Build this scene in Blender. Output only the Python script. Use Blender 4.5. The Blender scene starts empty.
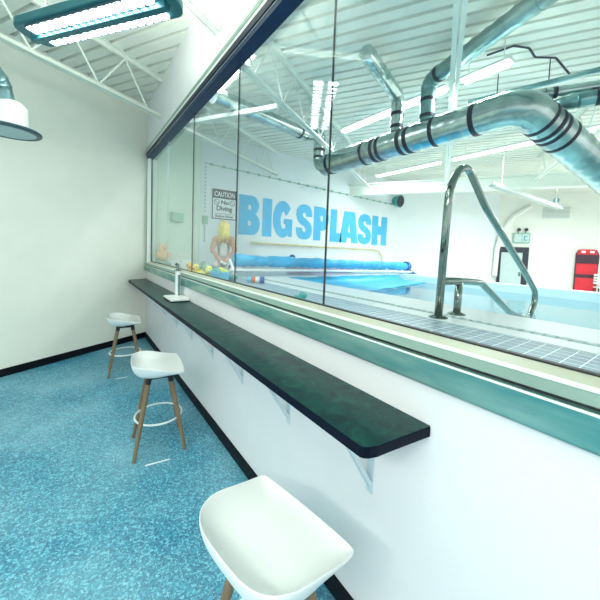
import bpy, bmesh, math, random
from mathutils import Vector, Matrix
random.seed(7)
C = bpy.context.scene.collection
PI = math.pi
SC = bpy.context.scene

# ------------------------------------------------------------------ materials
def new_mat(name):
    m = bpy.data.materials.new(name); m.use_nodes = True
    nt = m.node_tree; b = nt.nodes['Principled BSDF']
    return m, nt, b
def mat(name, col, rough=.5, metal=0., var=.04, scale=6., bump=0., spec=.5, bscale=None):
    m, nt, b = new_mat(name)
    b.inputs['Roughness'].default_value = rough
    b.inputs['Metallic'].default_value = metal
    b.inputs['Specular IOR Level'].default_value = spec
    tc = nt.nodes.new('ShaderNodeTexCoord')
    n = nt.nodes.new('ShaderNodeTexNoise'); n.inputs['Scale'].default_value = scale; n.inputs['Detail'].default_value = 4
    nt.links.new(tc.outputs['Object'], n.inputs['Vector'])
    r = nt.nodes.new('ShaderNodeValToRGB')
    r.color_ramp.elements[0].position = .3; r.color_ramp.elements[1].position = .7
    r.color_ramp.elements[0].color = tuple(max(0, c*(1-var)) for c in col)+(1,)
    r.color_ramp.elements[1].color = tuple(min(1, c*(1+var)) for c in col)+(1,)
    nt.links.new(n.outputs['Fac'], r.inputs['Fac']); nt.links.new(r.outputs['Color'], b.inputs['Base Color'])
    if bump:
        n2 = nt.nodes.new('ShaderNodeTexNoise'); n2.inputs['Scale'].default_value = bscale or 40; n2.inputs['Detail'].default_value = 3
        nt.links.new(tc.outputs['Object'], n2.inputs['Vector'])
        bp = nt.nodes.new('ShaderNodeBump'); bp.inputs['Strength'].default_value = bump; bp.inputs['Distance'].default_value = .02
        nt.links.new(n2.outputs['Fac'], bp.inputs['Height']); nt.links.new(bp.outputs['Normal'], b.inputs['Normal'])
    return m
def emis(name, col, s):
    m, nt, b = new_mat(name)
    b.inputs['Base Color'].default_value = (.9,.95,.95,1)
    b.inputs['Emission Color'].default_value = tuple(col)+(1,)
    b.inputs['Emission Strength'].default_value = s
    return m
M = {}
M['wall'] = mat('cream wall paint', (.82,.83,.85), .6, var=.02, scale=3, bump=.05, bscale=60)
M['endwall'] = mat('pale cream end wall paint', (.93,.94,.84), .6, var=.02, scale=3, bump=.05, bscale=60)
M['poolwall'] = mat('white pool wall paint', (.80,.88,.90), .6, var=.02, scale=2)
M['poolgreen'] = mat('pale green alcove wall', (.66,.80,.68), .6, var=.03, scale=2)  # alcove wall tone, darker and greener than the white pool wall
M['farwall'] = mat('cream far wall paint', (.84,.86,.80), .6, var=.02, scale=2)
M['deck'] = mat('white painted roof deck', (.84,.88,.80), .45, var=.03, scale=2)
M['steelwhite'] = mat('white painted steel', (.80,.88,.80), .4, var=.03)
M['black'] = mat('black rubber baseboard', (.006,.008,.012), .5, var=.2, spec=.15)
M['darkedge'] = mat('dark laminate edge', (.004,.007,.018), .45, var=.2, spec=.08)
M['navy'] = mat('navy window frame', (.002,.008,.040), .35, var=.1, spec=.2)
M['navyl'] = mat('blue window frame lip', (.004,.028,.085), .35, var=.1, spec=.2)
M['greenmetal'] = mat('grey green aluminium trim', (.30,.43,.37), .3, .3, var=.05)
M['bead'] = mat('white glazing bead', (.88,.92,.86), .35, var=.02)
M['creamtrim'] = mat('cream glazing channel', (.48,.51,.40), .45, var=.03)
M['rubber'] = mat('black glazing rubber', (.01,.012,.015), .5)
M['seat'] = mat('white moulded plastic', (.80,.84,.83), .4, var=.01)
M['whitemetal'] = mat('white powder coated metal', (.86,.90,.90), .35, var=.02)
M['bracketm'] = mat('pale grey bracket metal', (.62,.74,.78), .4, .2, var=.03)
M['darkmetal'] = mat('dark bracket metal', (.012,.012,.018), .4)
M['chrome'] = mat('polished stainless steel', (.26,.32,.29), .09, 1., var=.1, scale=9)
M['duct'] = mat('galvanised spiral duct', (.44,.55,.53), .26, 1., var=.25, scale=5, bump=.06, bscale=14)
M['ductdark'] = mat('dull galvanised duct', (.24,.42,.43), .3, 1., var=.25, scale=5, bump=.08, bscale=14)
M['band'] = mat('black duct sealing band', (.008,.010,.03), .5)
M['ductwhite'] = mat('white duct', (.80,.86,.80), .4)
M['lamp_body'] = mat('teal grey lamp housing', (.030,.17,.20), .35, .2, var=.1)
M['tube'] = emis('fluorescent lamp glow', (.95,1,1), 17)
M['louvre'] = mat('grey louvre', (.10,.16,.18), .5)
M['strip'] = emis('strip lamp glow', (.95,1,1), 2.0)
M['disc_rim'] = mat('dark teal rim', (.02,.07,.09), .35)
M['disc_face'] = mat('pale grey disc face', (.50,.63,.62), .45)
M['blue_letter'] = mat('sky blue lettering paint', (.055,.50,.84), .5, var=.05)
M['signwhite'] = mat('white sign board', (.85,.90,.92), .5)
M['signblack'] = mat('black sign print', (.02,.03,.05), .5)
M['cover'] = mat('blue vinyl pool cover', (.03,.46,.82), .32, var=.12, scale=5, bump=.5, bscale=9)
M['coping'] = mat('white pool coping', (.84,.89,.92), .35, var=.03)
M['grate'] = mat('grey gutter grate', (.40,.55,.56), .45, var=.1)
M['poolshell'] = mat('pale blue pool lining', (.68,.90,.97), .4, var=.03)
M['brass'] = mat('yellow brass rail', (.62,.56,.28), .3, .3)
M['doordark'] = mat('dark door frame', (.010,.012,.03), .4)
M['doorpanel'] = mat('pale grey door panel', (.52,.66,.66), .5)
M['red'] = mat('red moulded plastic', (.75,.008,.03), .4, var=.1)
M['strapdark'] = mat('dark plum strap webbing', (.05,.008,.025), .6)
M['grey'] = mat('light grey plastic', (.50,.58,.56), .5)
M['greygreen'] = mat('grey green plastic', (.26,.50,.38), .5)
M['teal'] = mat('teal plastic', (.03,.34,.34), .45)
M['skin'] = mat('skin', (.78,.46,.34), .5)
M['top'] = mat('pinkish tan knit top', (.62,.34,.25), .8, var=.08, scale=20)
M['vest'] = mat('white vest', (.86,.88,.86), .8)
M['hair'] = mat('blonde hair', (.88,.68,.20), .5, var=.25, scale=25)
M['pinkcloth'] = mat('pale pink cloth', (.88,.72,.76), .8)
M['orange'] = mat('pale orange plush', (.95,.55,.28), .8, var=.08, scale=30)
M['white'] = mat('white plastic', (.88,.90,.90), .4)
M['pinkish'] = mat('pale lilac plastic', (.78,.66,.70), .5)
M['yellow'] = mat('yellow rubber', (.95,.82,.14), .4)
M['lime'] = mat('lime rubber', (.66,.78,.16), .4)
M['amber'] = mat('amber rubber', (.97,.62,.12), .4)
M['beak'] = mat('orange rubber beak', (.85,.20,.03), .4)
M['bluetub'] = mat('sky blue plastic', (.10,.55,.85), .35)
M['blue'] = mat('strong blue plastic', (.01,.10,.42), .4)
M['mauve'] = mat('mauve foam', (.55,.45,.62), .7)

def wood():
    m, nt, b = new_mat('oak wood')
    b.inputs['Roughness'].default_value = .45
    tc = nt.nodes.new('ShaderNodeTexCoord'); mp = nt.nodes.new('ShaderNodeMapping'); mp.inputs['Scale'].default_value = (60,60,4)
    n = nt.nodes.new('ShaderNodeTexNoise'); n.inputs['Scale'].default_value = 1; n.inputs['Detail'].default_value = 5
    r = nt.nodes.new('ShaderNodeValToRGB')
    r.color_ramp.elements[0].color = (.13,.085,.045,1); r.color_ramp.elements[1].color = (.30,.22,.12,1)
    nt.links.new(tc.outputs['Object'], mp.inputs['Vector']); nt.links.new(mp.outputs[0], n.inputs['Vector'])
    nt.links.new(n.outputs['Fac'], r.inputs['Fac']); nt.links.new(r.outputs['Color'], b.inputs['Base Color'])
    return m
M['wood'] = wood()
def floor_mat():
    m, nt, b = new_mat('blue flecked rubber floor')
    tc = nt.nodes.new('ShaderNodeTexCoord')
    v = nt.nodes.new('ShaderNodeTexVoronoi'); v.inputs['Scale'].default_value = 130; v.feature = 'F1'
    n0 = nt.nodes.new('ShaderNodeTexNoise'); n0.inputs['Scale'].default_value = 60; n0.inputs['Detail'].default_value = 3
    nt.links.new(tc.outputs['Object'], n0.inputs['Vector'])
    mixv = nt.nodes.new('ShaderNodeMix'); mixv.data_type = 'VECTOR'; mixv.inputs[0].default_value = .03
    nt.links.new(tc.outputs['Object'], mixv.inputs[4]); nt.links.new(n0.outputs['Color'], mixv.inputs[5])
    nt.links.new(mixv.outputs[1], v.inputs['Vector'])
    sep = nt.nodes.new('ShaderNodeSeparateColor'); nt.links.new(v.outputs['Color'], sep.inputs[0])
    r = nt.nodes.new('ShaderNodeValToRGB'); cr = r.color_ramp
    cr.elements[0].position = 0; cr.elements[0].color = (.006,.09,.20,1)
    cr.elements[1].position = 1; cr.elements[1].color = (.62,.86,.90,1)
    for p, c in ((.16,(.008,.14,.26,1)), (.38,(.015,.23,.37,1)), (.60,(.04,.34,.49,1)), (.80,(.19,.55,.67,1))):
        e = cr.elements.new(p); e.color = c
    cr.interpolation = 'CONSTANT'
    nt.links.new(sep.outputs[0], r.inputs['Fac'])
    # broad paler patches blended over the flecks at random
    n = nt.nodes.new('ShaderNodeTexNoise'); n.inputs['Scale'].default_value = 1.1; n.inputs['Detail'].default_value = 3
    nt.links.new(tc.outputs['Object'], n.inputs['Vector'])
    r2 = nt.nodes.new('ShaderNodeValToRGB'); r2.color_ramp.elements[0].position = .38; r2.color_ramp.elements[1].position = .68
    r2.color_ramp.elements[0].color = (.05,)*3+(1,); r2.color_ramp.elements[1].color = (.42,)*3+(1,)
    nt.links.new(n.outputs['Fac'], r2.inputs['Fac'])
    mx = nt.nodes.new('ShaderNodeMix'); mx.data_type = 'RGBA'
    nt.links.new(r2.outputs['Color'], mx.inputs[0]); nt.links.new(r.outputs['Color'], mx.inputs[6]); mx.inputs[7].default_value = (.42,.74,.82,1)
    nt.links.new(mx.outputs[2], b.inputs['Base Color'])
    b.inputs['Roughness'].default_value = .42
    b.inputs['Specular IOR Level'].default_value = .5
    return m
M['floor'] = floor_mat()
def counter_mat():
    m, nt, b = new_mat('dark green mottled laminate')
    tc = nt.nodes.new('ShaderNodeTexCoord')
    n = nt.nodes.new('ShaderNodeTexNoise'); n.inputs['Scale'].default_value = 11; n.inputs['Detail'].default_value = 9; n.inputs['Distortion'].default_value = 1.2; n.inputs['Roughness'].default_value = .65
    nt.links.new(tc.outputs['Object'], n.inputs['Vector'])
    r = nt.nodes.new('ShaderNodeValToRGB'); cr = r.color_ramp
    cr.elements[0].position = .35; cr.elements[0].color = (.003,.016,.026,1)
    cr.elements[1].position = .75; cr.elements[1].color = (.020,.125,.085,1)
    e = cr.elements.new(.55); e.color = (.005,.056,.048,1)
    nt.links.new(n.outputs['Fac'], r.inputs['Fac']); nt.links.new(r.outputs['Color'], b.inputs['Base Color'])
    b.inputs['Roughness'].default_value = .3; b.inputs['Specular IOR Level'].default_value = .22
    return m
M['counter'] = counter_mat()
def brushed():
    m, nt, b = new_mat('brushed stainless sill')
    tc = nt.nodes.new('ShaderNodeTexCoord'); mp = nt.nodes.new('ShaderNodeMapping'); mp.inputs['Scale'].default_value = (1,1.2,6)
    n = nt.nodes.new('ShaderNodeTexNoise'); n.inputs['Scale'].default_value = 2.2; n.inputs['Detail'].default_value = 4
    r = nt.nodes.new('ShaderNodeValToRGB')
    r.color_ramp.elements[0].position = .35; r.color_ramp.elements[1].position = .7
    r.color_ramp.elements[0].color = (.09,.33,.32,1); r.color_ramp.elements[1].color = (.42,.60,.52,1)  # teal and pale patches are reflections put into the steel colour
    nt.links.new(tc.outputs['Object'], mp.inputs[0]); nt.links.new(mp.outputs[0], n.inputs['Vector'])
    nt.links.new(n.outputs['Fac'], r.inputs['Fac']); nt.links.new(r.outputs['Color'], b.inputs['Base Color'])
    b.inputs['Metallic'].default_value = .75; b.inputs['Roughness'].default_value = .3
    return m
M['sill'] = brushed()
def glass_mat():
    m = bpy.data.materials.new('clear window glass'); m.use_nodes = True
    nt = m.node_tree; nt.nodes.clear()
    o = nt.nodes.new('ShaderNodeOutputMaterial')
    t = nt.nodes.new('ShaderNodeBsdfTransparent'); t.inputs[0].default_value = (.985,1,.995,1)
    g = nt.nodes.new('ShaderNodeBsdfGlossy'); g.inputs['Roughness'].default_value = .0; g.inputs[0].default_value = (.95,1,.98,1)
    lw = nt.nodes.new('ShaderNodeLayerWeight'); lw.inputs['Blend'].default_value = .5
    p = nt.nodes.new('ShaderNodeMath'); p.operation = 'POWER'; p.inputs[1].default_value = 3.5
    ma = nt.nodes.new('ShaderNodeMath'); ma.operation = 'MULTIPLY_ADD'; ma.inputs[1].default_value = .58; ma.inputs[2].default_value = .012
    mx = nt.nodes.new('ShaderNodeMixShader')
    nt.links.new(lw.outputs['Facing'], p.inputs[0]); nt.links.new(p.outputs[0], ma.inputs[0]); nt.links.new(ma.outputs[0], mx.inputs[0])
    nt.links.new(t.outputs[0], mx.inputs[1]); nt.links.new(g.outputs[0], mx.inputs[2]); nt.links.new(mx.outputs[0], o.inputs[0])
    return m
M['glass'] = glass_mat()
def water_mat():
    m = bpy.data.materials.new('clear pool water'); m.use_nodes = True
    nt = m.node_tree; nt.nodes.clear()
    o = nt.nodes.new('ShaderNodeOutputMaterial')
    t = nt.nodes.new('ShaderNodeBsdfTransparent'); t.inputs[0].default_value = (.84,.97,.99,1)
    g = nt.nodes.new('ShaderNodeBsdfGlossy'); g.inputs['Roughness'].default_value = .015
    tc = nt.nodes.new('ShaderNodeTexCoord')
    n = nt.nodes.new('ShaderNodeTexNoise'); n.inputs['Scale'].default_value = 3.2; n.inputs['Detail'].default_value = 2
    bp = nt.nodes.new('ShaderNodeBump'); bp.inputs['Strength'].default_value = .12; bp.inputs['Distance'].default_value = .03
    nt.links.new(tc.outputs['Object'], n.inputs['Vector']); nt.links.new(n.outputs['Fac'], bp.inputs['Height'])
    lw = nt.nodes.new('ShaderNodeLayerWeight'); lw.inputs['Blend'].default_value = .5
    nt.links.new(bp.outputs['Normal'], g.inputs['Normal'])
    p = nt.nodes.new('ShaderNodeMath'); p.operation = 'POWER'; p.inputs[1].default_value = 5
    ma = nt.nodes.new('ShaderNodeMath'); ma.operation = 'MULTIPLY_ADD'; ma.inputs[1].default_value = .9; ma.inputs[2].default_value = .04
    mx = nt.nodes.new('ShaderNodeMixShader')
    nt.links.new(lw.outputs['Facing'], p.inputs[0]); nt.links.new(p.outputs[0], ma.inputs[0]); nt.links.new(ma.outputs[0], mx.inputs[0])
    nt.links.new(t.outputs[0], mx.inputs[1]); nt.links.new(g.outputs[0], mx.inputs[2]); nt.links.new(mx.outputs[0], o.inputs[0])
    return m
M['water'] = water_mat()
def tile_mat():
    m, nt, b = new_mat('grey blue mosaic deck tile')
    tc = nt.nodes.new('ShaderNodeTexCoord')
    br = nt.nodes.new('ShaderNodeTexBrick'); br.offset = 0; br.inputs['Scale'].default_value = 1
    br.inputs['Brick Width'].default_value = .06; br.inputs['Row Height'].default_value = .06
    br.inputs['Mortar Size'].default_value = .0024; br.inputs['Mortar Smooth'].default_value = .1
    br.inputs['Color1'].default_value = (.19,.29,.39,1); br.inputs['Color2'].default_value = (.26,.38,.46,1); br.inputs['Mortar'].default_value = (.82,.9,.94,1)
    nt.links.new(tc.outputs['Object'], br.inputs['Vector'])
    n = nt.nodes.new('ShaderNodeTexNoise'); n.inputs['Scale'].default_value = 45; n.inputs['Detail'].default_value = 4
    nt.links.new(tc.outputs['Object'], n.inputs['Vector'])
    mx = nt.nodes.new('ShaderNodeMix'); mx.data_type = 'RGBA'; mx.blend_type = 'OVERLAY'; mx.inputs[0].default_value = .35
    nt.links.new(br.outputs['Color'], mx.inputs[6]); nt.links.new(n.outputs['Color'], mx.inputs[7])
    nt.links.new(mx.outputs[2], b.inputs['Base Color']); b.inputs['Roughness'].default_value = .4
    return m
M['tile'] = tile_mat()

# ------------------------------------------------------------------ mesh helpers
def NB(): return bmesh.new()
def add_box(bm, a, b, rot=None, origin=None):
    vs = []
    for x in (a[0], b[0]):
        for y in (a[1], b[1]):
            for z in (a[2], b[2]):
                p = Vector((x,y,z))
                if rot is not None: p = rot @ p
                if origin is not None: p = p + Vector(origin)
                vs.append(bm.verts.new(p))
    for f in ((0,1,3,2),(4,6,7,5),(0,4,5,1),(2,3,7,6),(0,2,6,4),(1,5,7,3)): bm.faces.new([vs[i] for i in f])
    return vs
def add_prism(bm, poly, z0, z1, axis='z'):
    """poly: list of 2D points; extruded along the axis"""
    def P(p, t):
        if axis == 'z': return (p[0], p[1], t)
        if axis == 'y': return (p[0], t, p[1])
        return (t, p[0], p[1])
    a = [bm.verts.new(P(p, z0)) for p in poly]; b = [bm.verts.new(P(p, z1)) for p in poly]
    n = len(poly)
    bm.faces.new(a[::-1]); bm.faces.new(b)
    for i in range(n): bm.faces.new((a[i], a[(i+1)%n], b[(i+1)%n], b[i]))
def fillet(pts, r, n=8):
    pts = [Vector(p) for p in pts]; out = [pts[0]]
    for i in range(1, len(pts)-1):
        a, b, c = pts[i-1], pts[i], pts[i+1]
        u = (a-b); v = (c-b); lu, lv = u.length, v.length; u.normalize(); v.normalize()
        ang = u.angle(v)
        if ang > PI-.02: out.append(b); continue
        rr = r[i-1] if isinstance(r, (list, tuple)) else r
        d = min(rr/math.tan(ang/2), lu*.49, lv*.49); rad = d*math.tan(ang/2)
        cen = b + (u+v).normalized()*(rad/math.sin(ang/2))
        p0 = b+u*d; p1 = b+v*d; q0 = p0-cen; q1 = p1-cen; tot = q0.angle(q1); ax = q0.cross(q1).normalized()
        for k in range(n+1): out.append(cen + Matrix.Rotation(tot*k/n, 3, ax) @ q0)
    out.append(pts[-1]); return out
def resample(pts, step):
    pts = [Vector(p) for p in pts]; out = []
    for i in range(len(pts)-1):
        L = (pts[i+1]-pts[i]).length; n = max(1, int(round(L/step)))
        for k in range(n): out.append(pts[i].lerp(pts[i+1], k/n))
    out.append(pts[-1]); return out
def add_tube(bm, pts, rad, seg=12, cap=True, flat=None):
    """rad: number or a list or function(i, arc length)"""
    pts = [Vector(p) for p in pts]; n = len(pts)
    T = []
    for i in range(n):
        a = pts[max(0,i-1)]; b = pts[min(n-1,i+1)]; T.append((b-a).normalized())
    up = Vector((0,0,1)) if abs(T[0].z) < .9 else Vector((1,0,0))
    N = (up - T[0]*up.dot(T[0])).normalized(); rings = []; s = 0
    for i in range(n):
        if i:
            N = (N - T[i]*N.dot(T[i])).normalized(); s += (pts[i]-pts[i-1]).length
        B = T[i].cross(N)
        r = rad(i, s) if callable(rad) else (rad[i] if isinstance(rad, (list,tuple)) else rad)
        f = flat or 1
        rings.append([bm.verts.new(pts[i] + N*(r*f*math.cos(2*PI*k/seg)) + B*(r*math.sin(2*PI*k/seg))) for k in range(seg)])
    for i in range(n-1):
        for k in range(seg): bm.faces.new((rings[i][k], rings[i][(k+1)%seg], rings[i+1][(k+1)%seg], rings[i+1][k]))
    if cap: bm.faces.new(rings[0][::-1]); bm.faces.new(rings[-1])
def add_lathe(bm, prof, seg=24, origin=(0,0,0)):
    o = Vector(origin); rings = []
    for r, z in prof:
        if r < 1e-6: rings.append([bm.verts.new(o+Vector((0,0,z)))])
        else: rings.append([bm.verts.new(o+Vector((r*math.cos(2*PI*k/seg), r*math.sin(2*PI*k/seg), z))) for k in range(seg)])
    for a, b in zip(rings, rings[1:]):
        for k in range(seg):
            k2 = (k+1)%seg
            if len(a) == 1 and len(b) == 1: continue
            if len(a) == 1: bm.faces.new((a[0], b[k2], b[k]))
            elif len(b) == 1: bm.faces.new((a[k], a[k2], b[0]))
            else: bm.faces.new((a[k], a[k2], b[k2], b[k]))
def add_ell(bm, c, r, rot=None, seg=16, rings=10):
    st = len(bm.verts)
    m = Matrix.Translation(c) @ (rot.to_4x4() if rot is not None else Matrix.Identity(4)) @ Matrix.Diagonal((r[0],r[1],r[2],1))
    bmesh.ops.create_uvsphere(bm, u_segments=seg, v_segments=rings, radius=1, matrix=m)
def obj(name, bm, m, parent=None, smooth=False, bevel=0., kind=None, label=None):
    bmesh.ops.recalc_face_normals(bm, faces=bm.faces)
    me = bpy.data.meshes.new(name); bm.to_mesh(me); bm.free()
    if smooth:
        for p in me.polygons: p.use_smooth = True
    o = bpy.data.objects.new(name, me); C.objects.link(o)
    if m is not None: me.materials.append(m)
    if bevel:
        b = o.modifiers.new('bevel', 'BEVEL'); b.width = bevel; b.segments = 2; b.limit_method = 'ANGLE'
    if smooth == 'auto':
        pass
    if parent is not None: o.parent = parent
    if kind: o['kind'] = kind
    if label: o['label'] = label
    return o
def split_obj(name, bm, m, parent=None, smooth=False, bevel=0., label=None):
    """one object for every loose piece of the mesh"""
    bm.verts.index_update(); bm.verts.ensure_lookup_table(); seen = {}; isl = []
    for v in bm.verts:
        if v in seen: continue
        k = len(isl); isl.append([]); st = [v]; seen[v] = k
        while st:
            q = st.pop(); isl[k].append(q)
            for e in q.link_edges:
                w_ = e.other_vert(q)
                if w_ not in seen: seen[w_] = k; st.append(w_)
    out = []
    for k, vs in enumerate(isl):
        nb = bmesh.new(); mp = {v: nb.verts.new(v.co) for v in vs}; fs = {f for v in vs for f in v.link_faces}
        for f in fs: nb.faces.new([mp[v] for v in f.verts])
        out.append(obj(name, nb, m, parent, smooth=smooth, bevel=bevel, label=label))
    bm.free(); return out
def sharp(o, ang=40):
    """smooth by angle"""
    me = o.data
    bm = bmesh.new(); bm.from_mesh(me)
    for e in bm.edges:
        if len(e.link_faces) == 2 and e.calc_face_angle(0) > math.radians(ang): e.smooth = False
    for f in bm.faces: f.smooth = True
    bm.to_mesh(me); bm.free(); return o
def thing(name, label, cat, loc=(0,0,0), rz=0, group=None):
    o = bpy.data.objects.new(name, None); C.objects.link(o); o.empty_display_size = .05
    o.location = loc; o.rotation_euler = (0,0,rz); o['label'] = label; o['category'] = cat
    if group: o['group'] = group
    return o
def tag(o, label, cat, group=None):
    o['label'] = label; o['category'] = cat
    if group: o['group'] = group
    return o
def dup(root, loc, rz, label, group=None):
    r = root.copy(); C.objects.link(r); r.location = loc; r.rotation_euler = (0,0,rz); r['label'] = label
    if group: r['group'] = group
    for ch in list(root.children):
        c = ch.copy(); C.objects.link(c); c.parent = r
        for g in ch.children:
            d = g.copy(); C.objects.link(d); d.parent = c
    return r
def struct(name, bm, m, **k): return obj(name, bm, m, kind='structure', **k)

# ------------------------------------------------------------------ layout constants
W = .975          # gallery face of the window wall
WP = 1.12         # pool face of the window wall
XG = 1.04         # glass plane
DZ = 1.2          # raised pool deck
ROOF = 3.90
E = Vector((.8676,.4973,0)); N = Vector((-.4973,.8676,0))   # building grid: along the joists / along the deck ribs
def en(e, n, z=0): v = E*e + N*n; return Vector((v.x, v.y, z))
NEND = 4.576      # end wall face in grid coordinates
def wall_y(x): return 5.83 + (x-W)*.4973/.8676
def prism_en(bm, e0, e1, n0, n1, z0, z1):
    p = [en(e0,n0), en(e1,n0), en(e1,n1), en(e0,n1)]
    add_prism(bm, [(q.x,q.y) for q in p], z0, z1)

# ------------------------------------------------------------------ room shell
bm = NB(); add_prism(bm, [(W+.1,-3.2),(W+.1,wall_y(W+.1)+.1),(-4.6,wall_y(-4.6)+.1),(-4.6,-3.2)], -.08, 0); struct('floor', bm, M['floor'])
bm = NB(); prism_en(bm, -2.5, 3.745+.07, NEND, NEND+.15, 0, ROOF+.02); struct('wall_left', bm, M['endwall'])
bm = NB(); add_box(bm, (W,-3.2,0), (WP,wall_y(W)+.02,1.25)); struct('wall_right', bm, M['wall'], label='white wall under the counter and window')
bm = NB(); add_box(bm, (W,-3.2,3.2), (WP,wall_y(W)+.02,ROOF+.02)); struct('wall_top', bm, M['wall'], label='white wall above the window')
bm = NB(); add_box(bm, (-4.6,-3.2,0), (-4.5,wall_y(-4.5),ROOF)); struct('wall_far_left', bm, M['wall'])
bm = NB(); prism_en(bm, -2.4, 3.745-.005, NEND-.012, NEND, 0, .092); struct('baseboard_left', bm, M['black'])
bm = NB(); add_box(bm, (W-.012,-3.2,0), (W,wall_y(W)-.012,.092)); struct('baseboard_right', bm, M['black'])

# ribbed roof deck over both rooms, ribs run along N
def roof():
    bm = NB(); pitch = .166; e = -6.0; prof = []
    while e < 17.5:
        prof += [(e,0),(e+.120,0),(e+.126,.06),(e+.158,.06)]; e += pitch
    n0, n1 = -9.0, 13.0
    a = [bm.verts.new(en(p[0], n0, ROOF+p[1])) for p in prof]; b = [bm.verts.new(en(p[0], n1, ROOF+p[1])) for p in prof]
    a2 = [bm.verts.new(en(p[0], n0, ROOF+.09)) for p in (prof[0], prof[-1])]; b2 = [bm.verts.new(en(p[0], n1, ROOF+.09)) for p in (prof[0], prof[-1])]
    for i in range(len(prof)-1): bm.faces.new((a[i], a[i+1], b[i+1], b[i]))
    bm.faces.new((a2[0], b2[0], b2[1], a2[1]))
    return struct('ceiling', bm, M['deck'])
roof()

# pool side walls
P0 = Vector((W,5.83,0)); CORN = (2.085,6.466)
bm = NB(); prism_en(bm, 3.745+.12, 5.025, NEND, NEND+.15, 0, ROOF+.02); struct('wall_alcove', bm, M['poolgreen'])
bm = NB(); add_box(bm, (2.085,6.46,0), (8.5,6.6,ROOF+.02)); struct('wall_back', bm, M['poolwall'], label='white pool wall with the painted lettering')
FB = Vector((12.775,5.136,0)); FD = Vector((.4973,-.8676,0))
def quadwall(name, a, b, th, m, z1=ROOF+.02):
    a = Vector(a); b = Vector(b); d = (b-a).normalized(); n = Vector((-d.y, d.x, 0))
    bm = NB(); add_prism(bm, [(a.x,a.y),(b.x,b.y),((b+n*th).x,(b+n*th).y),((a+n*th).x,(a+n*th).y)], 0, z1)
    return struct(name, bm, m)
quadwall('wall_back_right', (8.5,6.46,0), FB, .14, M['poolwall'])
FE = FB + FD*9.0
quadwall('wall_far', FB, FE, .14, M['farwall'])
bm = NB(); add_prism(bm, [(WP,-7),(WP,6.0),(2.1,6.5),(8.5,6.5),(12.8,5.2),(17.3,-2.7),(17.3,-7)], -.08, 0); struct('floor_pool_room', bm, M['farwall'])

# raised pool deck with a hole for the pool
PX0, PX1, PY0, PY1 = 2.45, 5.1, -3.5, 3.75
WZ = 1.10
bm = NB()
add_box(bm, (WP,-4.2,0), (1.81,3.95,DZ)); add_prism(bm, [(WP,3.95),(6.0,3.95),(6.0,6.46),(2.085,6.46),(WP,wall_y(WP))], 0, DZ)
struct('pool_deck', bm, M['tile'])
bm = NB(); add_box(bm, (1.81,-4.2,0), (1.955,3.95,DZ+.004)); struct('trim_1', bm, M['coping'], label='white tile band along the pool deck')
bm = NB(); add_box(bm, (1.955,-4.2,0), (2.035,3.95,DZ-.004)); 
for i in range(150): 
    y = -4.15+i*.054; add_box(bm, (1.958,y,DZ-.004), (2.032,y+.018,DZ+.002))
struct('trim_2', bm, M['grate'], label='grey gutter grate beside the pool')
bm = NB(); add_box(bm, (2.035,-4.2,0), (PX0,3.95,DZ+.004)); struct('trim_3', bm, M['coping'], label='white near edge of the pool')
bm = NB(); add_box(bm, (PX0,PY1,0), (PX1+.2,3.95,DZ+.004)); struct('trim_4', bm, M['coping'], label='white end edge of the pool')
bm = NB(); add_box(bm, (PX1,-4.2,0), (PX1+.22,PY1,DZ+.012)); add_box(bm, (PX1+.22,-4.2,0), (6.0,3.95,DZ-.1))
struct('trim_5', bm, M['poolshell'], label='pale blue far edge of the pool')
bm = NB(); add_box(bm, (PX0,-4.2,.15), (PX1,PY1,.2)); struct('pool_floor', bm, M['poolshell'])
bm = NB(); v = [bm.verts.new(p) for p in ((PX0,-4.2,WZ),(PX1,-4.2,WZ),(PX1,PY1,WZ),(PX0,PY1,WZ))]; bm.faces.new(v)
o = obj('water', bm, M['water'], kind='structure', label='clear pale blue pool water')

# ------------------------------------------------------------------ window in the long wall
win = bpy.data.objects.new('window_1', None); C.objects.link(win); win['kind'] = 'structure'; win['label'] = 'long viewing window of butted glass panes'
ya, yb = -3.2, 5.83
def bar(name, m, x0, x1, z0, z1, y0=ya, y1=None, bevel=.002):
    bm = NB(); add_box(bm, (x0,y0,z0), (x1,(wall_y(x0)-.004) if y1 is None else y1,z1)); return obj(name, bm, m, win, bevel=bevel)
# sill, from the apron up to the glass
bm = NB(); add_prism(bm, [(W-.024,1.168),(W-.022,1.163),(W-.018,1.160),(W,1.160),(W,1.256),(W-.024,1.256)], ya, 5.812, 'y'); obj('sill_apron', bm, M['sill'], win)
bar('sill_lip', M['bead'], W-.027, W+.004, 1.2475, 1.2545)
bar('sill_shadow_line', M['rubber'], W-.006, W+.05, 1.254, 1.264)  # dark strip standing for the shadow line between apron and frame
bm = NB(); add_prism(bm, [(W-.008,1.264),(W-.004,1.298),(W+.06,1.298),(W+.06,1.264)], ya, 5.825, 'y'); obj('sill_frame', bm, M['greenmetal'], win)
bar('sill_bead', M['bead'], W-.008, W+.055, 1.296, 1.306)
bm = NB(); add_prism(bm, [(W+.004,1.306),(W+.05,1.318),(W+.09,1.318),(W+.09,1.2),(WP,1.2),(WP,1.25),(W+.08,1.25),(W+.08,1.306)], ya, 5.83, 'y'); obj('glazing_channel', bm, M['creamtrim'], win)
bar('glazing_gasket', M['rubber'], XG-.009, XG+.012, 1.308, 1.3235)
# head
bar('head_trim', M['greenmetal'], W-.012, W+.02, 3.165, 3.20)
bar('head_bead', M['bead'], W-.008, W+.02, 3.125, 3.165)
bar('head_frame', M['navy'], W-.016, W+.012, 3.075, 3.125)
bar('head_line', M['bead'], W-.006, W+.012, 3.069, 3.075, bevel=0)
bar('head_lip', M['navyl'], W-.006, XG+.02, 3.03, 3.069)
bar('head_channel', M['navy'], XG-.02, WP, 3.10, 3.20)
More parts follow.
